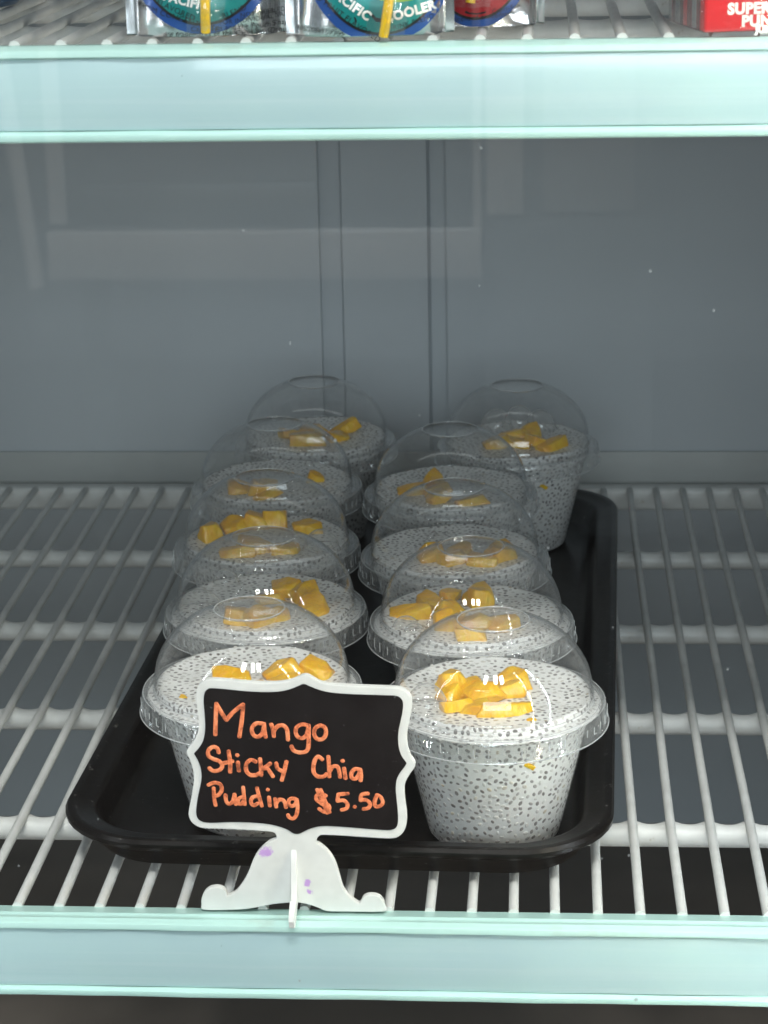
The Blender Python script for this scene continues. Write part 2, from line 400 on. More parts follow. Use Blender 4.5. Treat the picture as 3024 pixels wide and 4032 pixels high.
def wire_shelf(z, label, phase):
    s = empty('wire_shelf', (0, 0, z)); tag(s, label, 'shelf', 'white wire shelves of the cooler')
    for i in range(I0, I1):
        w = link('wire', wire_variants[rnd.randrange(3)], None, s)
        w.location = V(i + phase + rnd.uniform(-0.02, 0.02), 0, 0)
    for y in bars_y:
        b = link('cross_bar', bar_me, None, s); b.location = V(phase, y, 0)
    link('rear_bar', rear_me, None, s)
    r = link('price_rail', rail_me, None, s); r['label'] = 'pale mint plastic price rail along the shelf front'
    i_ = link('label_strip', ins_me, None, r); i_['label'] = 'blank pale blue label strip in the rail'
    return s
UZ = 20.52
wire_shelf(0.0, 'lower white wire shelf with mint price rail, carrying the black tray', 0.0)
wire_shelf(UZ, 'upper white wire shelf with mint price rail, carrying silver drink pouches', 0.33)

# ------------------------------------------------------------------ tray
def rrect(hw, hl, r, n=10):
    out = []
    for cx, cy, a0 in ((hw - r, hl - r, 0), (-hw + r, hl - r, 90), (-hw + r, -hl + r, 180), (hw - r, -hl + r, 270)):
        for k in range(n + 1):
            a = math.radians(a0 + 90 * k / n); out.append((cx + r * math.cos(a), cy + r * math.sin(a)))
    return out
def tray():
    HW, HL, RC = 6.97, 15.15, 2.5
    # (inset, z) going from the middle of the floor out over the rim and back underneath
    prof = [(6.0, 0.30), (1.3, 0.30), (1.08, 0.34), (0.95, 0.45), (0.78, 0.98), (0.72, 1.05), (0.62, 1.09), (0.34, 1.13), (0.26, 1.18), (0.16, 1.205), (0.06, 1.19), (0.0, 1.10),
            (0.01, 0.99), (0.06, 0.93), (0.14, 0.90), (0.20, 0.84), (0.34, 0.80), (0.46, 0.78), (0.54, 0.70), (0.66, 0.40), (0.78, 0.22), (1.0, 0.14), (6.0, 0.14)]
    rings = [rrect(HW - i, HL - i, max(RC - i * 0.75, 0.4)) for i, z in prof]
    n = len(rings[0]); vs, fs = [], []
    for (i, z), rg in zip(prof, rings):
        for x, y in rg: vs.append(V(x, y, z))
    for a in range(len(prof) - 1):
        for k in range(n):
            p, q_ = a * n + k, a * n + (k + 1) % n
            fs.append((p, q_, q_ + n, p + n))
    fs.append(tuple(range(n - 1, -1, -1))); fs.append(tuple((len(prof) - 1) * n + k for k in range(n)))
    me = mesh('serving_tray', vs, fs); bm = bmesh.new(); bm.from_mesh(me); me = bm_mesh('serving_tray', bm)
    o = link('serving_tray', me, M['tray_black'], None, 35)
    o.location = V(7.95, 16.15, 0); o.rotation_euler = (0, 0, math.radians(-2.0))
    return tag(o, 'long black plastic tray on the lower shelf holding the pudding cups', 'tray')
tray()

# ------------------------------------------------------------------ pudding cups
def sphere_arc(n=16):
    out = []
    a0 = math.acos(0.915 / 2.48)
    for k in range(n + 1):
        a = a0 + (0 - a0) * k / n
        out.append((2.48 * math.cos(a), 4.15 + 1.958 * math.sin(a)))
    return out
def make_lid():
    arc = sphere_arc()
    outer = [(0.0, 5.925), (0.5, 5.925), (0.80, 5.93), (0.855, 5.945), (0.88, 5.975), (0.90, 5.985)] + arc + [(2.50, 4.11), (2.515, 4.085), (2.50, 4.06), (2.487, 4.03), (2.505, 3.99), (2.49, 3.93)]
    inner = [(max(r - 0.026 * (r / 2.48), 0), z - 0.026 * (1 if r < 2.2 else 0.2)) for r, z in outer]
    prof = outer + inner[::-1]
    return lathe_mesh('lid', prof, 96)
def make_lid_rim():
    ribs = 34
    def rf(t, i):
        if i < 5 or i > 11: return 0
        ph = (t * ribs / (2 * math.pi)) % 1.0
        w = 0.07 if int(t * ribs / (2 * math.pi)) % 3 else 0.12
        return -0.10 if ph < w else (-0.03 if ph < w + 0.05 else 0.008 * math.sin(t * 3))
    prof = [(2.50, 3.925), (2.53, 3.885), (2.66, 3.87), (2.74, 3.885), (2.79, 3.86), (2.82, 3.80), (2.825, 3.70), (2.83, 3.58), (2.85, 3.40), (2.89, 3.365), (2.885, 3.335), (2.835, 3.34),
            (2.815, 3.40), (2.795, 3.58), (2.79, 3.70), (2.785, 3.79), (2.76, 3.83), (2.74, 3.845), (2.66, 3.83), (2.53, 3.845), (2.47, 3.90)]
    return lathe_mesh('lid_rim', prof, 340, rf)
def ring(r, z, t, n=96):
    return lathe_mesh('ring', [(r + t * math.cos(a), z + t * math.sin(a)) for a in [2 * math.pi * k / 8 for k in range(9)]], n)
def with_edges(name, body, extra, ang):
    """joins moulded edge lines (second material) to a clear body"""
    nb = len(body.polygons); me = merge(name, [body] + extra)
    me.polygons.foreach_set('material_index', [0] * nb + [1] * (len(me.polygons) - nb)); shade(me, ang); return me
def rim_ribs():
    rg = random.Random(31); out = [ring(2.882, 3.345, 0.016), ring(2.785, 3.868, 0.010), ring(2.66, 3.862, 0.007)]
    for k in range(46):
        a = 2 * math.pi * k / 46 + rg.uniform(-0.02, 0.02); h = rg.uniform(0.14, 0.26); z1 = 3.72 - rg.uniform(0, 0.04)
        b = box_mesh('rib', -0.010, 0.010, -0.012, 0.012, z1 - h, z1)
        b.transform(Matrix.Rotation(a, 4, 'Z') @ Matrix.Translation(V(2.845, 0, 0))); out.append(b)
        if rg.random() < 0.45:
            b = box_mesh('rib', -0.008, 0.008, -0.06, 0.06, z1 - h - 0.012, z1 - h + 0.008)
            b.transform(Matrix.Rotation(a + 0.02, 4, 'Z') @ Matrix.Translation(V(2.848, 0, 0))); out.append(b)
    return out
def make_container():
    prof = [(0.0, 0.315), (1.55, 0.315), (1.68, 0.33), (1.715, 0.40), (2.36, 3.28), (2.40, 3.34), (2.44, 3.42), (2.62, 3.48), (2.70, 3.52), (2.70, 3.56), (2.60, 3.53), (2.41, 3.47), (2.365, 3.35), (2.335, 3.28), (1.69, 0.42), (1.66, 0.36), (1.5, 0.345), (0.0, 0.345)]
    me = lathe_mesh('container', prof, 96); shade(me, 40); return me
PROF_FULL = [(0.0, 0.36), (1.62, 0.36), (1.665, 0.42), (2.325, 3.30), (2.38, 3.50), (2.44, 3.66), (2.62, 3.70), (2.69, 3.76), (2.65, 3.81), (2.52, 3.828), (2.455, 3.86), (2.44, 3.95), (2.425, 4.03), (2.38, 4.055), (2.30, 4.04), (2.1, 4.01), (1.8, 4.0), (1.5, 4.0), (1.2, 4.0), (0.9, 4.0), (0.6, 4.0), (0.3, 4.0), (0.0, 4.0)]
PROF_NEAT = [(0.0, 0.36), (1.62, 0.36), (1.665, 0.42), (2.325, 3.30), (2.40, 3.50), (2.46, 3.60), (2.47, 3.72), (2.45, 3.80), (2.445, 3.84), (2.44, 3.88), (2.435, 3.93), (2.43, 3.97), (2.42, 4.02), (2.38, 4.05), (2.30, 4.03), (2.1, 4.01), (1.8, 4.0), (1.5, 4.0), (1.2, 4.0), (0.9, 4.0), (0.6, 4.0), (0.3, 4.0), (0.0, 4.0)]
def make_pudding(name, prof, seed):
    def rf(t, i):
        if 5 <= i <= 9: return -0.10 * max(0, noise.noise(Vector((math.cos(t) * 1.6, math.sin(t) * 1.6, seed)))) * 1.6
        return 0
    me = lathe_mesh(name, prof, 80, rf)
    for v in me.vertices:
        r = math.hypot(v.co.x, v.co.y) / U
        if v.co.z / U > 3.95 and r < 2.42:
            v.co.z += U * 0.07 * noise.noise(Vector((v.co.x / U * 0.9, v.co.y / U * 0.9, seed * 3.1)))
    shade(me, 180); return me
def make_seeds(name, prof, seed, pseed):
    """thousands of swollen chia seeds scattered over the pudding: small flattened ellipsoids half sunk in the surface"""
    rg = random.Random(seed); rn = np.random.RandomState(seed)
    # unit seed: 3 rings of 7
    ring = []
    for el, rr in ((-0.35, 0.93), (0.30, 0.90), (0.75, 0.55)):
        for k in range(7):
            a = 2 * math.pi * k / 7; ring.append((math.cos(a) * rr, math.sin(a) * rr, el))
    ring.append((0, 0, 1.0))
    base = np.array(ring)
    bf = []
    for j in range(2):
        for k in range(7): bf.append((j * 7 + k, j * 7 + (k + 1) % 7, j * 7 + 7 + (k + 1) % 7, j * 7 + 7 + k))
    for k in range(7): bf.append((14 + k, 14 + (k + 1) % 7, 21))
    vs, fs, tone = [], [], []
    segs = list(zip(prof[2:-1], prof[3:]))
    grid = {}
    def ok(p, dmin):
        c = tuple(int(math.floor(x / 0.19)) for x in p)
        for i in (-1, 0, 1):
            for j in (-1, 0, 1):
                for k in (-1, 0, 1):
                    for o in grid.get((c[0] + i, c[1] + j, c[2] + k), ()):
                        if (o - p).length < dmin: return False
        grid.setdefault(c, []).append(p); return True
    for (r0, z0), (r1, z1) in segs:
        ln = math.hypot(r1 - r0, z1 - z0); area_ = math.pi * (r0 + r1) * ln
        nz_, nr_ = (r0 - r1), (z1 - z0)
        nl = math.hypot(nz_, nr_)
        if nl < 1e-6: continue
        for _ in range(int(area_ * 300)):
            u = rg.random()
            rr = math.sqrt(r0 * r0 + u * (r1 * r1 - r0 * r0)) if abs(r0 - r1) > 1e-6 else r0
            u2 = (rr - r0) / (r1 - r0) if abs(r0 - r1) > 1e-6 else u
            z = z0 + u2 * (z1 - z0); th = rg.uniform(0, 2 * math.pi)
            p = Vector((rr * math.cos(th), rr * math.sin(th), z))
            dens = 0.140 + 0.045 * noise.noise(p * 0.9 + Vector((seed, 0, 0)))
            if not ok(p, min(dens, 0.150)): continue
            if p.z > 3.95 and rr < 2.42: p = p + Vector((0, 0, 0.07 * noise.noise(Vector((p.x * 0.9, p.y * 0.9, pseed * 3.1)))))
            nrm = Vector((nr_ / nl * math.cos(th), nr_ / nl * math.sin(th), nz_ / nl))
            e1 = nrm.cross(Vector((0, 0, 1)) if abs(nrm.z) < 0.9 else Vector((1, 0, 0))).normalized(); e2 = nrm.cross(e1)
            a = rg.uniform(0, math.pi); d1 = e1 * math.cos(a) + e2 * math.sin(a); d2 = nrm.cross(d1)
            la = rg.uniform(0.060, 0.084); lb = la * rg.uniform(0.58, 0.78); lc = 0.007
            B = np.array([d1, d2, nrm])
            q_ = (base * np.array([la, lb, lc])) @ B + np.array(p)
            o = len(vs); vs += [tuple(x * U for x in c) for c in q_]
            fs += [tuple(i + o for i in f) for f in bf]
            tone += [rg.random()] * len(base)
    me = mesh(name, vs, fs)
    at = me.attributes.new('tone', 'FLOAT', 'POINT'); at.data.foreach_set('value', tone)
    shade(me, 180); return me
def mango_mesh(seed, sx, sy, sz):
    """an uneven knife-cut chunk: convex hull of points scattered near the faces of a box, edges softened, fibres roughened"""
    rg = random.Random(seed * 7 + 3); bm = bmesh.new(); bmesh.ops.create_cube(bm, size=2)
    sh = rg.uniform(-0.3, 0.3)
    for v in bm.verts:
        v.co = Vector((v.co.x * sx * rg.uniform(0.78, 1.08) + sh * v.co.z * sz, v.co.y * sy * rg.uniform(0.78, 1.08), v.co.z * sz * rg.uniform(0.75, 1.1)))
    bmesh.ops.triangulate(bm, faces=bm.faces[:])
    for _ in range(3):                                  # knife cuts taking off corners
        d = Vector((rg.choice((-1, 1)) * sx, rg.choice((-1, 1)) * sy, rg.choice((0.4, 1)) * sz)); n = Vector((d.x / sx ** 2, d.y / sy ** 2, d.z / sz ** 2)).normalized()
        r = bmesh.ops.bisect_plane(bm, geom=bm.verts[:] + bm.edges[:] + bm.faces[:], plane_co=d * rg.uniform(0.52, 0.72), plane_no=n, clear_outer=True)
        bmesh.ops.holes_fill(bm, edges=[e for e in bm.edges if e.is_boundary], sides=0)
    bmesh.ops.remove_doubles(bm, verts=bm.verts[:], dist=0.03)
    bmesh.ops.dissolve_limit(bm, angle_limit=math.radians(10), verts=bm.verts[:], edges=bm.edges[:])
    bmesh.ops.bevel(bm, geom=bm.edges[:], offset=0.055, segments=2, affect='EDGES', profile=0.5, clamp_overlap=True)
    bmesh.ops.triangulate(bm, faces=bm.faces[:])
    bmesh.ops.subdivide_edges(bm, edges=bm.edges[:], cuts=1)
    bm.normal_update()
    for v in bm.verts:
        v.co += v.normal * (0.04 * noise.noise(v.co * 3.5 + Vector((seed, 0, 0))) + 0.02 * noise.noise(Vector((v.co.x * 4, v.co.y * 16, v.co.z * 16))))
        v.co *= U
    me = bm_mesh('mango_piece', bm); shade(me, 50); me.materials.append(M['mango']); return me
mango_variants = [mango_mesh(k, *d) for k, d in enumerate([(0.44, 0.36, 0.26), (0.56, 0.32, 0.19), (0.40, 0.38, 0.32), (0.84, 0.26, 0.20), (0.50, 0.42, 0.15), (0.30, 0.27, 0.20), (0.58, 0.36, 0.24)])]
lid_me = with_edges('lid', make_lid(), [ring(0.895, 5.99, 0.010), ring(2.512, 3.985, 0.007)], 50); rim_me = with_edges('lid_rim', make_lid_rim(), rim_ribs(), 35); cont_me = make_container()
for e_, a_ in ((lid_me, 'clear_pet'), (rim_me, 'clear_rim')): e_.materials.append(M[a_]); e_.materials.append(M['clear_edge'])
cont_me.materials.append(M['clear_cup'])
pud = {'full': make_pudding('pudding', PROF_FULL, 1), 'neat': make_pudding('pudding', PROF_NEAT, 2)}
seeds = {'full': make_seeds('chia_seeds', PROF_FULL, 11, 1), 'neat': make_seeds('chia_seeds', PROF_NEAT, 12, 2)}
for d in pud.values(): d.materials.append(M['coconut_pudding'])
for d in seeds.values(): d.materials.append(M['chia_seed'])
def bubble_mesh(r, h):
    prof = [(r * 1.12, -0.02), (r * 1.06, 0.03), (r, 0.03)] + [(r * math.cos(a), 0.03 + h * math.sin(a)) for a in [math.pi / 2 * k / 9 for k in range(1, 10)]]
    me = lathe_mesh('foam_bubble', prof, 36); shade(me, 180); me.materials.append(M['foam_film']); return me
CUPS = {
 'R1': ((11.46, 4.0), 'full', 'pudding cup at the tray front right, its whole side in view beside the sign'),
 'R2': ((10.74, 9.73), 'full', 'second pudding cup from the front in the right row, with mango to its left rim'),
 'R3': ((10.07, 15.28), 'neat', 'middle pudding cup of the right row, third from the tray front'),
 'R4': ((9.71, 21.66), 'neat', 'fourth pudding cup from the front in the right row, overlapping the last cup'),
 'R5': ((11.81, 27.35), 'neat', 'rearmost pudding cup of the right row, with large bubbles behind its mango'),
 'L1': ((5.29, 4.72), 'full', 'pudding cup at the tray front left, mostly hidden behind the chalkboard sign'),
 'L2': ((4.96, 10.56), 'full', 'second pudding cup from the front in the left row, with bubbles along its left edge'),
 'L3': ((4.32, 16.27), 'neat', 'middle pudding cup of the left row, with mango pieces near both rims'),
 'L4': ((3.95, 22.36), 'neat', 'fourth pudding cup from the front in the left row, next to the bare shelf wires'),
 'L5': ((4.71, 27.95), 'neat', 'rearmost pudding cup of the left row, dome against the back wall channel'),
}
MANGO = {
 'R1': [(-1.11, 0.26, 2, 40), (-0.87, -0.95, 4, 10), (-0.26, -0.45, 6, 30), (0.52, 0.50, 0, 15), (0.25, -0.05, 1, 5), (0.32, -1.28, 3, 6), (-1.1, -0.35, 5, 60), (-0.45, -0.98, 4, 65), (-0.62, 0.02, 4, 20), (0.95, -1.75, 7, 20)],
 'R2': [(-1.65, -0.09, 1, 5), (-1.1, 0.64, 1, -40), (-0.65, 1.27, 5, 70), (0.14, 0.97, 2, 30), (-0.62, -1.0, 0, 10), (0.13, -1.1, 6, 60), (0.88, -0.9, 1, 20), (0.02, -1.7, 4, 0), (-0.5, -0.3, 0, 80)],
 'R3': [(-0.63, -0.85, 0, 20), (-0.02, -1.1, 6, 50), (0.87, -1.2, 1, -10), (1.35, -0.7, 2, 40), (0.2, -0.4, 4, 10)],
 'R4': [(-1.2, -0.5, 1, 10), (-0.41, -0.75, 6, 0), (-0.35, -1.45, 0, 35), (0.7, -1.6, 4, 15), (-0.6, 0.0, 2, 60)],
 'R5': [(-0.15, 0.11, 6, 0), (0.38, 0.35, 2, 30), (0.73, -0.7, 6, 40), (-0.66, -0.8, 0, 10), (1.2, -0.9, 1, 50), (0.1, -0.6, 4, 80)],
 'L1': [(0.75, 0.35, 0, 20), (1.6, 0.43, 6, -20), (-0.5, -0.1, 1, 10), (0.1, -0.9, 6, 45), (0.9, -0.8, 2, 10), (-1.6, -1.15, 7, 0)],
 'L2': [(-0.5, -1.5, 6, 10), (0.05, -1.5, 0, 50), (0.45, -1.2, 4, 20), (0.53, 0.75, 6, 10), (1.06, 0.39, 2, 35), (1.44, -0.54, 1, -50), (0.07, 0.28, 4, 20)],
 'L3': [(-1.1, 0.93, 0, 25), (-0.38, 1.25, 6, 0), (0.1, 1.45, 2, 10), (-1.75, 0.04, 2, 40), (1.22, 0.69, 0, 10), (-0.68, -1.45, 1, 10), (-0.21, -1.1, 6, 30), (0.69, -1.1, 4, 0)],
 'L4': [(-1.0, -1.1, 1, 20), (-0.32, -1.2, 2, 10), (-0.23, -1.7, 4, 40), (1.25, 0.15, 5, 15)],
 'L5': [(-0.82, -0.14, 1, 30), (-0.27, -1.0, 6, 10), (-0.13, 0.19, 0, 50), (0.83, 0.45, 3, 20), (1.08, 0.80, 5, 0), (0.83, -0.4, 4, 30)],
}
BUBBLES = {'R1': [(-1.62, -1.05, 0.52, 0.62)], 'L2': [(-1.35, 1.65, 0.36, 0.40), (-1.75, -0.7, 0.62, 0.60), (-1.95, 0.75, 0.2, 0.18)], 'L3': [(1.75, -0.8, 0.52, 0.55)],
           'R5': [(-0.75, 1.62, 0.56, 0.66), (0.05, 1.78, 0.56, 0.74), (0.80, 1.58, 0.54, 0.64)], 'R2': [(-1.75, -0.95, 0.34, 0.25), (-1.5, -1.35, 0.26, 0.2)], 'L4': [(0.9, 1.8, 0.16, 0.2)]}
for ci, (key, ((x, y), fill, label)) in enumerate(CUPS.items()):
    c = empty('pudding_cup', (x, y, 0), 0); tag(c, label, 'pudding', 'mango chia pudding cups on the tray')
    rot = math.radians(ci * 67 + 20)
    k = link('container', cont_me, None, c); k.rotation_euler = (0, 0, rot)
    pd = link('pudding', pud[fill], None, c); pd.rotation_euler = (0, 0, 0)
    s = link('chia_seeds', seeds[fill], None, pd); s['kind'] = 'stuff'
    pd.rotation_euler = (0, 0, rot)
    for j, (mx, my, var, az) in enumerate(MANGO[key]):
        me = mango_variants[5 if var == 7 else var]
        mo = link('mango_piece', me, None, pd)
        if var == 7: mo.scale = (0.42, 0.3, 0.25)
        cr, sr = math.cos(-rot), math.sin(-rot)
        mo.location = V(mx * cr - my * sr, mx * sr + my * cr, 4.03 + (0.11 if var in (0, 2, 6) else 0.03) - (0.06 if var == 7 else 0))
        mo.scale = tuple(k_ * random.uniform(0.82, 1.15) for k_ in mo.scale)
        mo.rotation_euler = (random.uniform(-0.4, 0.4), random.uniform(-0.4, 0.4), math.radians(az) - rot)
    for (bx, by, br, bh) in BUBBLES.get(key, []):
        bo = link('foam_bubble', bubble_mesh(br, bh), None, pd)
        cr, sr = math.cos(-rot), math.sin(-rot); bo.location = V(bx * cr - by * sr, bx * sr + by * cr, 4.01)
    if key in ('R1', 'R5'):
        for (az, z) in ((-66, 2.95),):
            r = 1.72 + (z - 0.4) * (0.64 / 2.88) - 0.05
            fo = link('mango_piece', mango_variants[5], None, pd); a = math.radians(az) - rot
            fo.location = V(r * math.cos(a), r * math.sin(a), z); fo.rotation_euler = (0.3, 0.6, a + math.pi / 2); fo.scale = (0.50, 0.16, 0.34)
    l_ = link('lid', lid_me, None, c); l_.rotation_euler = (0, 0, rot * 1.7)
    r_ = link('lid_rim', rim_me, None, l_)

# ------------------------------------------------------------------ chalkboard sign
OUT_L = [(648, 1325), (643, 1300), (630, 1285), (600, 1278), (500, 1270), (350, 1262), (200, 1258), (150, 1252), (110, 1232), (85, 1205), (73, 1170), (76, 1130), (88, 1070), (100, 1000), (108, 930), (100, 870), (85, 820), (66, 778), (60, 755), (75, 730), (105, 690), (130, 640), (140, 560), (130, 480), (122, 400), (130, 340)]
OUT_T = [(150, 310), (185, 290), (230, 283), (330, 290), (450, 302), (560, 307), (650, 306), (720, 297), (765, 283), (795, 268), (825, 257), (850, 259), (880, 275), (915, 295), (960, 310), (1040, 320), (1150, 327), (1290, 333), (1400, 337), (1450, 342), (1490, 360), (1520, 392), (1530, 435)]
OUT_R = [(1525, 500), (1512, 560), (1500, 620), (1497, 680), (1505, 740), (1525, 790), (1548, 822), (1552, 840), (1545, 862), (1515, 905), (1490, 950), (1480, 1000), (1483, 1060), (1492, 1130), (1497, 1190), (1492, 1240), (1475, 1280), (1450, 1305), (1415, 1320), (1350, 1322), (1200, 1313), (1050, 1303), (960, 1300), (930, 1303), (913, 1320), (905, 1347)]
BELL_R = [(925, 1360), (970, 1395), (1010, 1445), (1040, 1510), (1060, 1580), (1080, 1645), (1110, 1690), (1150, 1725), (1190, 1745), (1212, 1708), (1245, 1692), (1285, 1692), (1320, 1705), (1345, 1735), (1353, 1770), (1345, 1800), (1100, 1800), (975, 1797), (920, 1775), (850, 1752), (775, 1740)]
BELL_L = [(720, 1742), (620, 1752), (530, 1770), (430, 1785), (300, 1790), (168, 1788), (157, 1755), (158, 1715), (175, 1675), (205, 1650), (240, 1640), (270, 1640), (300, 1652), (318, 1675), (325, 1697), (370, 1678), (400, 1650), (435, 1600), (465, 1540), (490, 1475), (520, 1420), (560, 1375), (600, 1345)]
FACE = [(172, 400), (180, 365), (200, 345), (230, 340), (330, 348), (450, 360), (560, 365), (660, 362), (730, 348), (790, 325), (825, 312), (870, 330), (930, 352), (1000, 368), (1100, 377), (1250, 383), (1380, 387), (1430, 390), (1460, 408), (1473, 440), (1468, 500), (1455, 560), (1443, 620), (1440, 680), (1448, 740), (1465, 785), (1490, 820), (1494, 830), (1480, 855), (1450, 895), (1430, 940), (1425, 1000), (1430, 1060), (1437, 1130), (1440, 1200), (1432, 1240), (1410, 1258), (1370, 1265), (1250, 1257), (1100, 1245), (980, 1238), (910, 1243), (850, 1262), (805, 1285), (780, 1290), (755, 1285), (720, 1262), (660, 1240), (590, 1225), (480, 1215), (350, 1212), (220, 1217), (165, 1210), (135, 1190), (123, 1150), (128, 1090), (140, 1020), (155, 950), (158, 900), (150, 850), (130, 800), (112, 770), (112, 762), (140, 730), (165, 690), (178, 640), (182, 580), (178, 500), (172, 440)]
def plate(name, pts, y0, y1, bev=0.0):
    """extruded outline standing in the XZ plane between y0 (front) and y1 (back)"""
    n = len(pts); bm = bmesh.new()
    f = [bm.verts.new(V(x, y0, z)) for x, z in pts]; b = [bm.verts.new(V(x, y1, z)) for x, z in pts]
    ff = bm.faces.new(f); bm.faces.new(b[::-1])
    for k in range(n): bm.faces.new((f[k], b[k], b[(k + 1) % n], f[(k + 1) % n]))
    bm.normal_update()
    if bev: bmesh.ops.bevel(bm, geom=list(ff.edges), offset=bev * U, segments=2, affect='EDGES')
    bmesh.ops.triangulate(bm, faces=[x for x in bm.faces if len(x.verts) > 4])
    return bm_mesh(name, bm)
def thin(pts):
    out = []
    for p in crom(list(pts) + [pts[0]], 3)[:-1]: out.append(sgn(*p))
    return out
sign = empty('tabletop_sign', (*[sgn(760, 1795)[0], SIGN_Y], sgn(760, 1795)[1]))
SO = sign.location.copy()
def sign_part(name, me, mat, parent=None, smooth=35):
    o = link(name, me, mat, parent or sign, smooth); 
    if parent is None: o.location = -SO
    return o
board = sign_part('board', plate('board', thin(OUT_L + OUT_T + OUT_R + BELL_R + BELL_L), SIGN_FRONT, SIGN_Y + SIGN_T / 2, 0.018), M['sign_white'])
board['label'] = 'white scalloped frame on a bell-shaped foot with purple ink smudges'
fc = sign_part('chalkboard_face', plate('chalkboard_face', thin(FACE), SIGN_FRONT - 0.02, SIGN_FRONT + 0.03), M['chalkboard'], board)
fc['label'] = 'black writing surface with orange handwriting'
tag(sign, 'small black chalkboard sign with white frame reading Mango Sticky Chia Pudding $5.50', 'sign')
LINES = {
 'lettering_mango': [
  [(248, 640), (250, 560), (255, 440)], [(255, 440), (290, 500), (320, 545)], [(320, 545), (370, 490), (430, 445)], [(430, 445), (422, 540), (405, 655)],
  [(558, 570), (515, 568), (487, 600), (495, 640), (525, 655), (553, 635), (565, 595)], [(566, 570), (570, 620), (577, 656)],
  [(613, 575), (625, 610), (630, 652)], [(628, 622), (650, 590), (685, 580), (712, 600), (720, 640), (722, 674)],
  [(850, 580), (810, 575), (775, 600), (778, 645), (810, 665), (842, 645), (854, 600)], [(856, 580), (857, 650), (855, 720), (840, 750), (800, 758), (760, 745), (745, 718)],
  [(932, 580), (900, 600), (893, 640), (915, 670), (950, 668), (970, 635), (962, 595), (932, 580)]],
 'lettering_sticky_chia': [
  [(270, 757), (260, 730), (232, 722), (203, 745), (205, 780), (235, 800), (275, 815), (293, 845), (275, 872), (235, 878), (210, 860)],
  [(335, 750), (345, 820), (345, 885)], [(298, 828), (360, 815)], [(390, 774), (393, 777)], [(395, 822), (402, 876)],
  [(512, 818), (480, 806), (452, 830), (450, 875), (475, 903), (510, 905), (535, 893)],
  [(540, 800), (545, 850), (548, 905)], [(606, 830), (560, 865)], [(556, 862), (588, 862), (605, 885), (624, 914)],
  [(645, 828), (655, 862), (685, 880)], [(712, 818), (700, 870), (682, 938)],
  [(945, 802), (922, 785), (900, 802), (888, 850), (892, 890), (920, 915), (958, 912), (973, 898)],
  [(985, 785), (990, 850), (992, 915)], [(993, 882), (1015, 850), (1043, 850), (1056, 880), (1062, 918)],
  [(1077, 811), (1079, 814)], [(1088, 862), (1097, 926)],
  [(1190, 870), (1160, 865), (1137, 890), (1137, 920), (1160, 930), (1183, 905), (1194, 872)], [(1193, 868), (1199, 905), (1195, 940)]],
 'lettering_pudding_price': [
  [(238, 990), (240, 1050), (250, 1102)], [(203, 970), (240, 955), (280, 965), (290, 1000), (272, 1032), (240, 1045)],
  [(315, 1035), (320, 1075), (340, 1094), (362, 1075), (373, 1032)], [(374, 1032), (382, 1096)],
  [(428, 1047), (402, 1058), (396, 1085), (415, 1095), (433, 1075)], [(430, 985), (435, 1040), (440, 1096)],
  [(522, 1042), (492, 1050), (480, 1080), (497, 1103), (525, 1090)], [(520, 990), (535, 1050), (552, 1106)],
  [(589, 999), (592, 1001)], [(598, 1050), (604, 1106)],
  [(638, 1060), (645, 1112)], [(645, 1090), (665, 1066), (690, 1068), (703, 1090), (709, 1116)],
  [(770, 1060), (737, 1060), (725, 1088), (745, 1108), (770, 1095), (778, 1066)], [(779, 1064), (785, 1120), (775, 1168), (755, 1189), (732, 1182), (722, 1165)],
  [(970, 1040), (935, 1027), (907, 1042), (912, 1070), (945, 1085), (985, 1100), (990, 1130), (960, 1145), (925, 1125)], [(912, 1000), (948, 1080), (978, 1152)], [(935, 1000), (965, 1075), (993, 1148)], [(920, 1075), (985, 1125)],
  [(1112, 1026), (1050, 1031)], [(1050, 1031), (1045, 1072)], [(1045, 1074), (1085, 1070), (1110, 1095), (1103, 1122), (1072, 1132)],
  [(1156, 1111), (1159, 1113)],
  [(1243, 1025), (1203, 1033), (1196, 1070)], [(1196, 1070), (1232, 1067), (1257, 1090), (1248, 1118), (1215, 1126)],
  [(1302, 1035), (1287, 1078), (1292, 1108), (1325, 1106), (1340, 1080), (1325, 1047), (1302, 1035)]],
}
rg = random.Random(5)
for nm, strokes in LINES.items():
    parts = []
    for si, st in enumerate(strokes):
        pts = crom([(p[0], p[1]) for p in st], 6)
        P = []
        for p in pts: x, z = sgn(*p); P.append((x, SIGN_FRONT - 0.022 - 0.0012 * (si % 3), z))
        w = 0.050 if 'mango' in nm else (0.050 if 'sticky' in nm else 0.047)
        n = len(P); rad = []
        for k in range(n):
            rad.append(w * (1 + 0.12 * noise.noise(Vector((k * 0.35, si * 3.3, 1)))))
        # rounded ends
        a, b = Vector(P[0]), Vector(P[1]); c_, d_ = Vector(P[-1]), Vector(P[-2])
        s0, s1 = (a - b).normalized(), (c_ - d_).normalized()
        ext0 = [tuple(a + s0 * w * 0.85 * f) for f in (1.0, 0.8, 0.45)]; ext1 = [tuple(c_ + s1 * w * 0.85 * f) for f in (0.45, 0.8, 1.0)]
        P = ext0 + P + ext1; rad = [w * 0.25, w * 0.68, w * 0.92] + rad + [w * 0.92, w * 0.68, w * 0.25]
        parts.append(tube_mesh('stroke', P, w, 10, sy=0.16, rad=rad))
    sign_part(nm, merge(nm, parts), M['orange_marker'], board, 180)
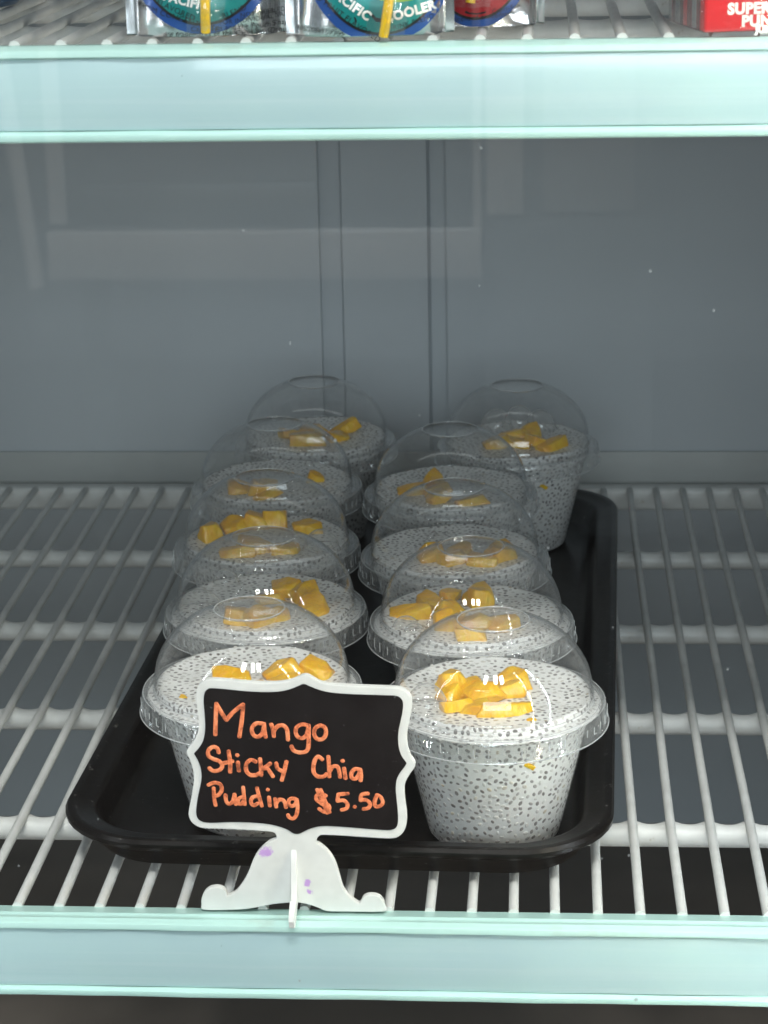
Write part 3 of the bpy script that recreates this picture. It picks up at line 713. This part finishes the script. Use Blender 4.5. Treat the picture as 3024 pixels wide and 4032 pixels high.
# cross foot: a slab at right angles through the bell foot
xc, zt = sgn(757, 1375); zb = 0.14
pr = [(-0.02, zt), (-0.10, zt - 0.12), (-0.20, zt - 0.5), (-0.30, zt - 0.95), (-0.45, zt - 1.35), (-0.62, 0.62), (-0.80, 0.50), (-0.96, 0.42), (-1.02, 0.28), (-0.98, 0.12), (-0.86, 0.035), (-0.60, 0.06), (-0.30, 0.22),
      (0.0, 0.32), (0.30, 0.26), (0.55, 0.15), (0.85, 0.14), (0.95, 0.2), (0.96, 0.34), (0.85, 0.45), (0.70, 0.44), (0.62, 0.50), (0.45, 0.75), (0.32, zt - 0.9), (0.22, zt - 0.45), (0.12, zt - 0.1)]
bm = bmesh.new(); th = 0.065
A = [bm.verts.new(V(xc - th, SIGN_Y + y, z)) for y, z in pr]; B = [bm.verts.new(V(xc + th, SIGN_Y + y, z)) for y, z in pr]
bm.faces.new(A); bm.faces.new(B[::-1])
for k in range(len(pr)): bm.faces.new((A[k], B[k], B[(k + 1) % len(pr)], A[(k + 1) % len(pr)]))
bm.normal_update(); bmesh.ops.bevel(bm, geom=[e for e in bm.edges if abs(e.verts[0].co.x - e.verts[1].co.x) < 1e-6], offset=0.012 * U, segments=2, affect='EDGES')
bmesh.ops.triangulate(bm, faces=[x for x in bm.faces if len(x.verts) > 4])
sign_part('cross_foot', bm_mesh('cross_foot', bm), M['sign_white'])

# ------------------------------------------------------------------ drinks on the upper shelf
def text_mesh(s, size, shear=0.0, bold=0.0):
    cu = bpy.data.curves.new('txt', 'FONT'); cu.body = s; cu.size = size; cu.shear = shear; cu.offset = bold; cu.align_x = 'CENTER'; cu.align_y = 'CENTER'; cu.resolution_u = 3; cu.space_character = 1.08
    o = bpy.data.objects.new('txt', cu); col.objects.link(o); bpy.context.view_layer.update()
    me = bpy.data.meshes.new_from_object(o.evaluated_get(bpy.context.evaluated_depsgraph_get()))
    bpy.data.objects.remove(o); bpy.data.curves.remove(cu); return me
def pouch(name, loc, rz, W, label, oval_mat, texts, straw, seed, ovc):
    H, D = 6.6, 0.85
    root = empty(name, loc, rz); tag(root, label, 'drink pouch', 'silver drink pouches on the upper shelf')
    def depth(x, z):
        u = min(abs(x) / (W / 2), 1.0); s = max(0.0, 1 - (u / 0.86) ** 2) if u < 0.86 else 0.0
        v = min(max(z / H, 0), 1); g = (1 - v) ** 0.55 if v > 0.05 else 1.0
        d = D * (s ** 0.5) * (0.35 + 0.65 * g) * (0.80 + 0.20 * min(z / 0.5, 1))
        wr = 0.05 * noise.noise(Vector((x * 1.5, z * 0.8, seed))) + 0.03 * noise.noise(Vector((x * 3.5 + z, z * 1.9, seed + 4)))
        return d + wr * min(1, (1 - u) * 5 + 0.15)
    nx, nz_ = 44, 46; vs, fs = [], []
    def sheet(sgnv):
        o = len(vs)
        for j in range(nz_ + 1):
            for i in range(nx + 1):
                x = -W / 2 + W * i / nx; z = H * (j / nz_) ** 1.3
                vs.append(V(x, -sgnv * (depth(x, z) + 0.02), z))
        for j in range(nz_):
            for i in range(nx):
                a = o + j * (nx + 1) + i
                fs.append((a, a + 1, a + nx + 2, a + nx + 1) if sgnv > 0 else (a, a + nx + 1, a + nx + 2, a + 1))
        return o
    a, b = sheet(1), sheet(-1)
    for i in range(nx): fs.append((a + i, b + i, b + i + 1, a + i + 1))          # gusset floor
    link('pouch_body', mesh('pouch_body', vs, fs), M['silver_foil'], root, 180)
    def surf(x, z, off): return V(x, -(depth(x, z) + 0.02 + off), z)
    def ellipse(pname, cx, cz, ax, bz, off, mat):
        vs, fs = [], []; nr, nt = 14, 64
        for r in range(nr + 1):
            for k in range(nt):
                t = 2 * math.pi * k / nt; x = cx + ax * r / nr * math.cos(t); z = cz + bz * r / nr * math.sin(t)
                x = max(-W / 2, min(W / 2, x)); vs.append(surf(x, max(z, 0.02), off))
        for r in range(nr):
            for k in range(nt):
                p, q_ = r * nt + k, r * nt + (k + 1) % nt; fs.append((p, p + nt, q_ + nt, q_))
        return link(pname, mesh(pname, vs, fs), mat, root, 180)
    cx, cz, ax, bz = ovc
    ov = ellipse('printed_oval', cx, cz, ax, bz, 0.012, M['print_blue'])
    ellipse('printed_outline', cx, cz + 0.02, ax * 0.90, bz * 0.925, 0.020, M['print_black'])
    ellipse('printed_emblem', cx, cz + 0.04, ax * 0.875, bz * 0.905, 0.028, oval_mat)
    if oval_mat is M['print_teal']: ellipse('printed_leaf', cx + 0.35, cz - bz * 0.50, ax * 0.36, 0.22, 0.036, M['print_lime'])
    for (s, x, z, size, ang, mt, shear) in texts:
        me = text_mesh(s, size, shear, 0.012 if mt == 'print_white' else 0.0); ca, sa = math.cos(ang), math.sin(ang)
        for v in me.vertices:
            px, pz = v.co.x * ca - v.co.y * sa + x, v.co.x * sa + v.co.y * ca + z
            v.co = surf(px, pz, 0.045)
        me.materials.clear(); link('printed_text', me, M[mt], root)
    (x0, z0), (x1, z1) = straw
    P = [(x0 + (x1 - x0) * k / 6, -(depth(x0 + (x1 - x0) * k / 6, z0 + (z1 - z0) * k / 6) + 0.16), z0 + (z1 - z0) * k / 6) for k in range(7)]
    link('straw', tube_mesh('straw', P, 0.105, 12), M['straw_yellow'], root, 60)
    # clear straw wrapper glued on the front
    vs, fs = [], []
    for k in range(25):
        t = k / 24; x = x0 + (x1 - x0) * t; z = z0 - 0.1 + (z1 - z0) * t
        for j, w in enumerate((-0.42, -0.30, -0.16, 0, 0.16, 0.30, 0.42)):
            h = (0.05, 0.075, 0.16, 0.285, 0.16, 0.075, 0.05)[j] + 0.02 * math.sin(k * 2.1 + j)
            vs.append(V(x + w, -(depth(x + w, max(z, 0)) + h), max(z, 0.01)))
    for k in range(24):
        for j in range(6):
            p = k * 7 + j; fs.append((p, p + 1, p + 8, p + 7))
    link('straw_wrapper', mesh('straw_wrapper', vs, fs), M['clear_rim'], root, 180)
    return root
K = 'print_black'
PZ = UZ + 0.13
pouch('drink_pouch', (5.42, 0.80, PZ), math.radians(5), 3.5, 'leftmost silver drink pouch with teal oval and small print about trademarks', M['print_teal'],
      [('FLAVORED', -0.62, 0.58, 0.17, -0.42, K, 0), ('FROM CONCENTRATE', -0.60, 0.42, 0.17, -0.30, K, 0), ('BLEND', 0.62, 0.52, 0.17, 0.35, K, 0), ('PACIFIC', -0.4, 0.76, 0.26, -0.25, 'print_white', 0),
       ('NOT LABELED', 1.22, 0.47, 0.14, 0.06, K, 0), ('FOR INDIVIDUAL SALE', 1.05, 0.35, 0.14, 0.06, K, 0), ('Capri-Sun and the Pouch Shape*', 0.78, 0.20, 0.155, 0.02, K, 0.2), ('are trademarks of the Capri Sun Group', 0.42, 0.07, 0.155, 0.0, K, 0.2)],
      ((0.0, 0.12), (0.08, 2.6)), 1.0, (-0.05, 2.26, 1.75, 2.2))
pouch('drink_pouch', (8.98, 0.40, PZ), math.radians(4), 3.6, 'middle silver drink pouch with teal oval and white lettering, nearest the shelf edge', M['print_teal'],
      [('PACIFIC', -0.42, 0.70, 0.27, -0.62, 'print_white', 0), ('COOLER', 0.84, 0.50, 0.27, 0.22, 'print_white', 0), ('MIXED FRUIT FLAVORED', -0.62, 0.50, 0.17, -0.62, K, 0), ('DRINK BLEND', 0.86, 0.27, 0.15, 0.24, K, 0),
       ('4150034757300', -1.08, 0.12, 0.15, -0.12, K, 0)],
      ((0.28, 0.02), (0.72, 2.6)), 2.0, (0.25, 2.04, 1.72, 2.2))
pouch('drink_pouch', (11.35, 2.1, PZ), math.radians(-3), 2.7, 'silver drink pouch with red oval behind the others, rightmost', M['print_red'],
      [('or a licensed trademark', -0.1, 0.22, 0.16, 0.10, K, 0.1), ('Capri-Sun', 0.55, 0.40, 0.14, 0.18, K, 0.2)], ((-0.20, 0.55), (0.10, 2.6)), 3.0, (-0.1, 1.95, 1.35, 1.95))

# juice carton, wrapped, turned a little so that its left side shows
def carton():
    root = empty('juice_carton', (16.02, -0.45, PZ), math.radians(13)); tag(root, 'red juice carton with white lettering at the right end of the upper shelf', 'carton')
    link('carton_body', box_mesh('carton_body', 0, 3.6, 0, 2.5, 0.0, 6.5, 0.07, 3), M['carton_red'], root, 40)
    s = link('side_print', box_mesh('side_print', -0.012, -0.004, 0.30, 2.35, 0.02, 6.3), M['carton_dark_red'], root)
    for y0, y1, mt in ((0.55, 0.85, 'print_grey'), (1.25, 1.5, 'carton_red'), (1.75, 2.1, 'print_grey')):
        link('side_stripe', box_mesh('side_stripe', -0.02, -0.014, y0, y1, 0.05, 6.2), M[mt], root)
    for s_, x, z, sz in (('SUPER', 0.95, 0.47, 0.27), ('PUNCH', 1.36, 0.21, 0.27), ('JUICE', 1.36, 0.03, 0.17)):
        me = text_mesh(s_, sz * 1.15, 0, 0.018)
        for v in me.vertices: v.co = V(v.co.x + x, -0.012, v.co.y + z)
        me.materials.clear(); link('printed_text', me, M['print_white'], root)
    w = link('shrink_wrap', box_mesh('shrink_wrap', -0.06, 3.66, -0.05, 2.56, 0.004, 6.56, 0.09, 3), M['clear_rim'], root, 40)
carton()
# blue bottle at the far left, only its base in view
prof = [(0.0, 0.05), (0.7, 0.05), (0.95, 0.10), (1.08, 0.22), (1.10, 0.45), (1.10, 3.2), (1.0, 3.7), (0.55, 4.3), (0.42, 4.6), (0.42, 5.1), (0.0, 5.15)]
bt = empty('drink_bottle', (-1.42, 8.2, UZ + 0.09)); tag(bt, 'dark blue drink bottle at the far left of the upper shelf', 'bottle')
link('bottle_body', lathe_mesh('bottle_body', prof, 40), M['bottle_blue'], bt, 40)
link('bottle_cap', lathe_mesh('bottle_cap', [(0.0, 5.55), (0.46, 5.55), (0.48, 5.5), (0.48, 5.0), (0.45, 4.98)], 32), M['print_white'], bt, 40)

# ------------------------------------------------------------------ glass door and LED strips beside it
gd = empty('glass_door', (3.5, -8.2, BZ0)); tag(gd, 'clear glass cooler door closed in front of the shelves', 'door')
def gpart(name, me, mat): 
    o = link(name, me, mat, gd); o.location = -gd.location; return o
gpart('pane', box_mesh('pane', -11.5, 26.5, -8.3, -8.1, BZ0, BZ1), M['door_glass'])
rs = random.Random(77); spots = []
for k in range(30):
    x, z, r = rs.uniform(0, 18), rs.uniform(-2, 21), rs.uniform(0.010, 0.030) * (1.6 if k % 9 == 0 else 1)
    spots.append(mesh('spot', [V(x + r * math.cos(a) * rs.uniform(0.6, 1.2), -8.085, z + r * math.sin(a) * rs.uniform(0.8, 1.6)) for a in [2 * math.pi * j / 9 for j in range(9)]] , [tuple(range(9))]))
ws = gpart('water_spots', merge('water_spots', spots), M['clear_edge']); ws['kind'] = 'stuff'
gpart('stile', box_mesh('stile', 26.5, 29.5, -8.9, -7.5, BZ0 - 1, BZ1 + 1, 0.15), M['aluminium'])
gpart('header_light_block', box_mesh('header_light_block', -11.45, 26.45, -8.9, -7.5, BZ1 + 1.2, BZ1 + 13, 0.15), M['aluminium'])  # unseen header added to block ceiling light from the upper shelf
gpart('stile', box_mesh('stile', -14.5, -11.5, -8.9, -7.5, BZ0 - 1, BZ1 + 1, 0.15), M['aluminium'])
def led_strip(x, y, face, mat, label, z0=-13.0, z1=31.5, pitch=0.95, sz=0.14):
    root = empty('led_light_strip', (x, y, z0), face); tag(root, label, 'light', 'vertical LED strips of the cooler')
    link('housing', box_mesh('housing', -0.45, 0.45, 0.06, 0.5, 0, z1 - z0, 0.06), M['aluminium'], root, 40)
    ms = []; z = 0.6
    while z < z1 - z0 - 0.6:
        ms.append(box_mesh('d', -sz, sz, -0.02, 0.055, z - sz, z + sz)); z += pitch
    d = link('led_diodes', merge('led_diodes', ms), M[mat], root); d['kind'] = 'stuff'
led_strip(25.0, -2.9, math.radians(307), 'led_cool', 'cool white LED strip on the right cooler jamb')
led_strip(21.5, -7.0, math.radians(302), 'led_warm', 'warm white LED strip on the right door edge')
led_strip(-6.5, -4.5, math.radians(53), 'led_left', 'dim LED strip on the left cooler jamb', sz=0.26)

# ------------------------------------------------------------------ the shop behind the photographer, seen only mirrored in the door
FZ = -52.0
struct('shop_floor', box_mesh('shop_floor', -150, 180, -330, -9.5, FZ - 2, FZ), M['shop_floor'])
struct('shop_wall', box_mesh('shop_wall', -150, 180, -290, -286, FZ, 130), M['shop_wall'])
sb = empty('shop_bench', (-16, -200, FZ)); tag(sb, 'pale bench mirrored faintly in the glass door above the cups', 'bench')
def bpart(name, me, mat='shop_white'):
    o = link(name, me, M[mat], sb, 40); o.location = -sb.location
bpart('board', box_mesh('board', -39, 6.4, -202, -200, -22.6, -17.6, 0.2))
bpart('end_post', box_mesh('end_post', 5.55, 6.4, -202.6, -202.05, -22.0, 20, 0.1))
bpart('end_post', box_mesh('end_post', -39.0, -37.2, -202.6, -202.05, -17.0, 20, 0.1))
bpart('leg', box_mesh('leg', -36, -33, -203, -202.05, FZ, -18, 0.2), 'shop_dark')
bpart('leg', box_mesh('leg', 0, 3, -203, -202.05, FZ, -18, 0.2), 'shop_dark')
bpart('brace', tube_mesh('brace', [(-46, -201, 34), (-40.6, -201, -23.5)], 0.9, 10))
bpart('cushion', box_mesh('cushion', -37.1, -10.5, -206, -202.7, -17.5, -13.3, 1.2, 3), 'shop_dark')
sk = empty('shop_cabinet', (15, -204, FZ)); tag(sk, 'grey cabinet with paler doors mirrored faintly in the right of the glass door', 'cabinet')
for nm, me, mt in (('carcass', box_mesh('carcass', 6.6, 24.5, -214, -204, FZ, 14, 0.2), 'shop_wall'), ('cabinet_door', box_mesh('cabinet_door', 6.9, 10.8, -203.95, -203.4, -16.6, 13, 0.15), 'shop_white'),
                   ('cabinet_door', box_mesh('cabinet_door', 12.8, 22.2, -203.95, -203.4, -16.4, 13, 0.15), 'shop_grey')):
    o = link(nm, me, M[mt], sk, 40); o.location = -sk.location
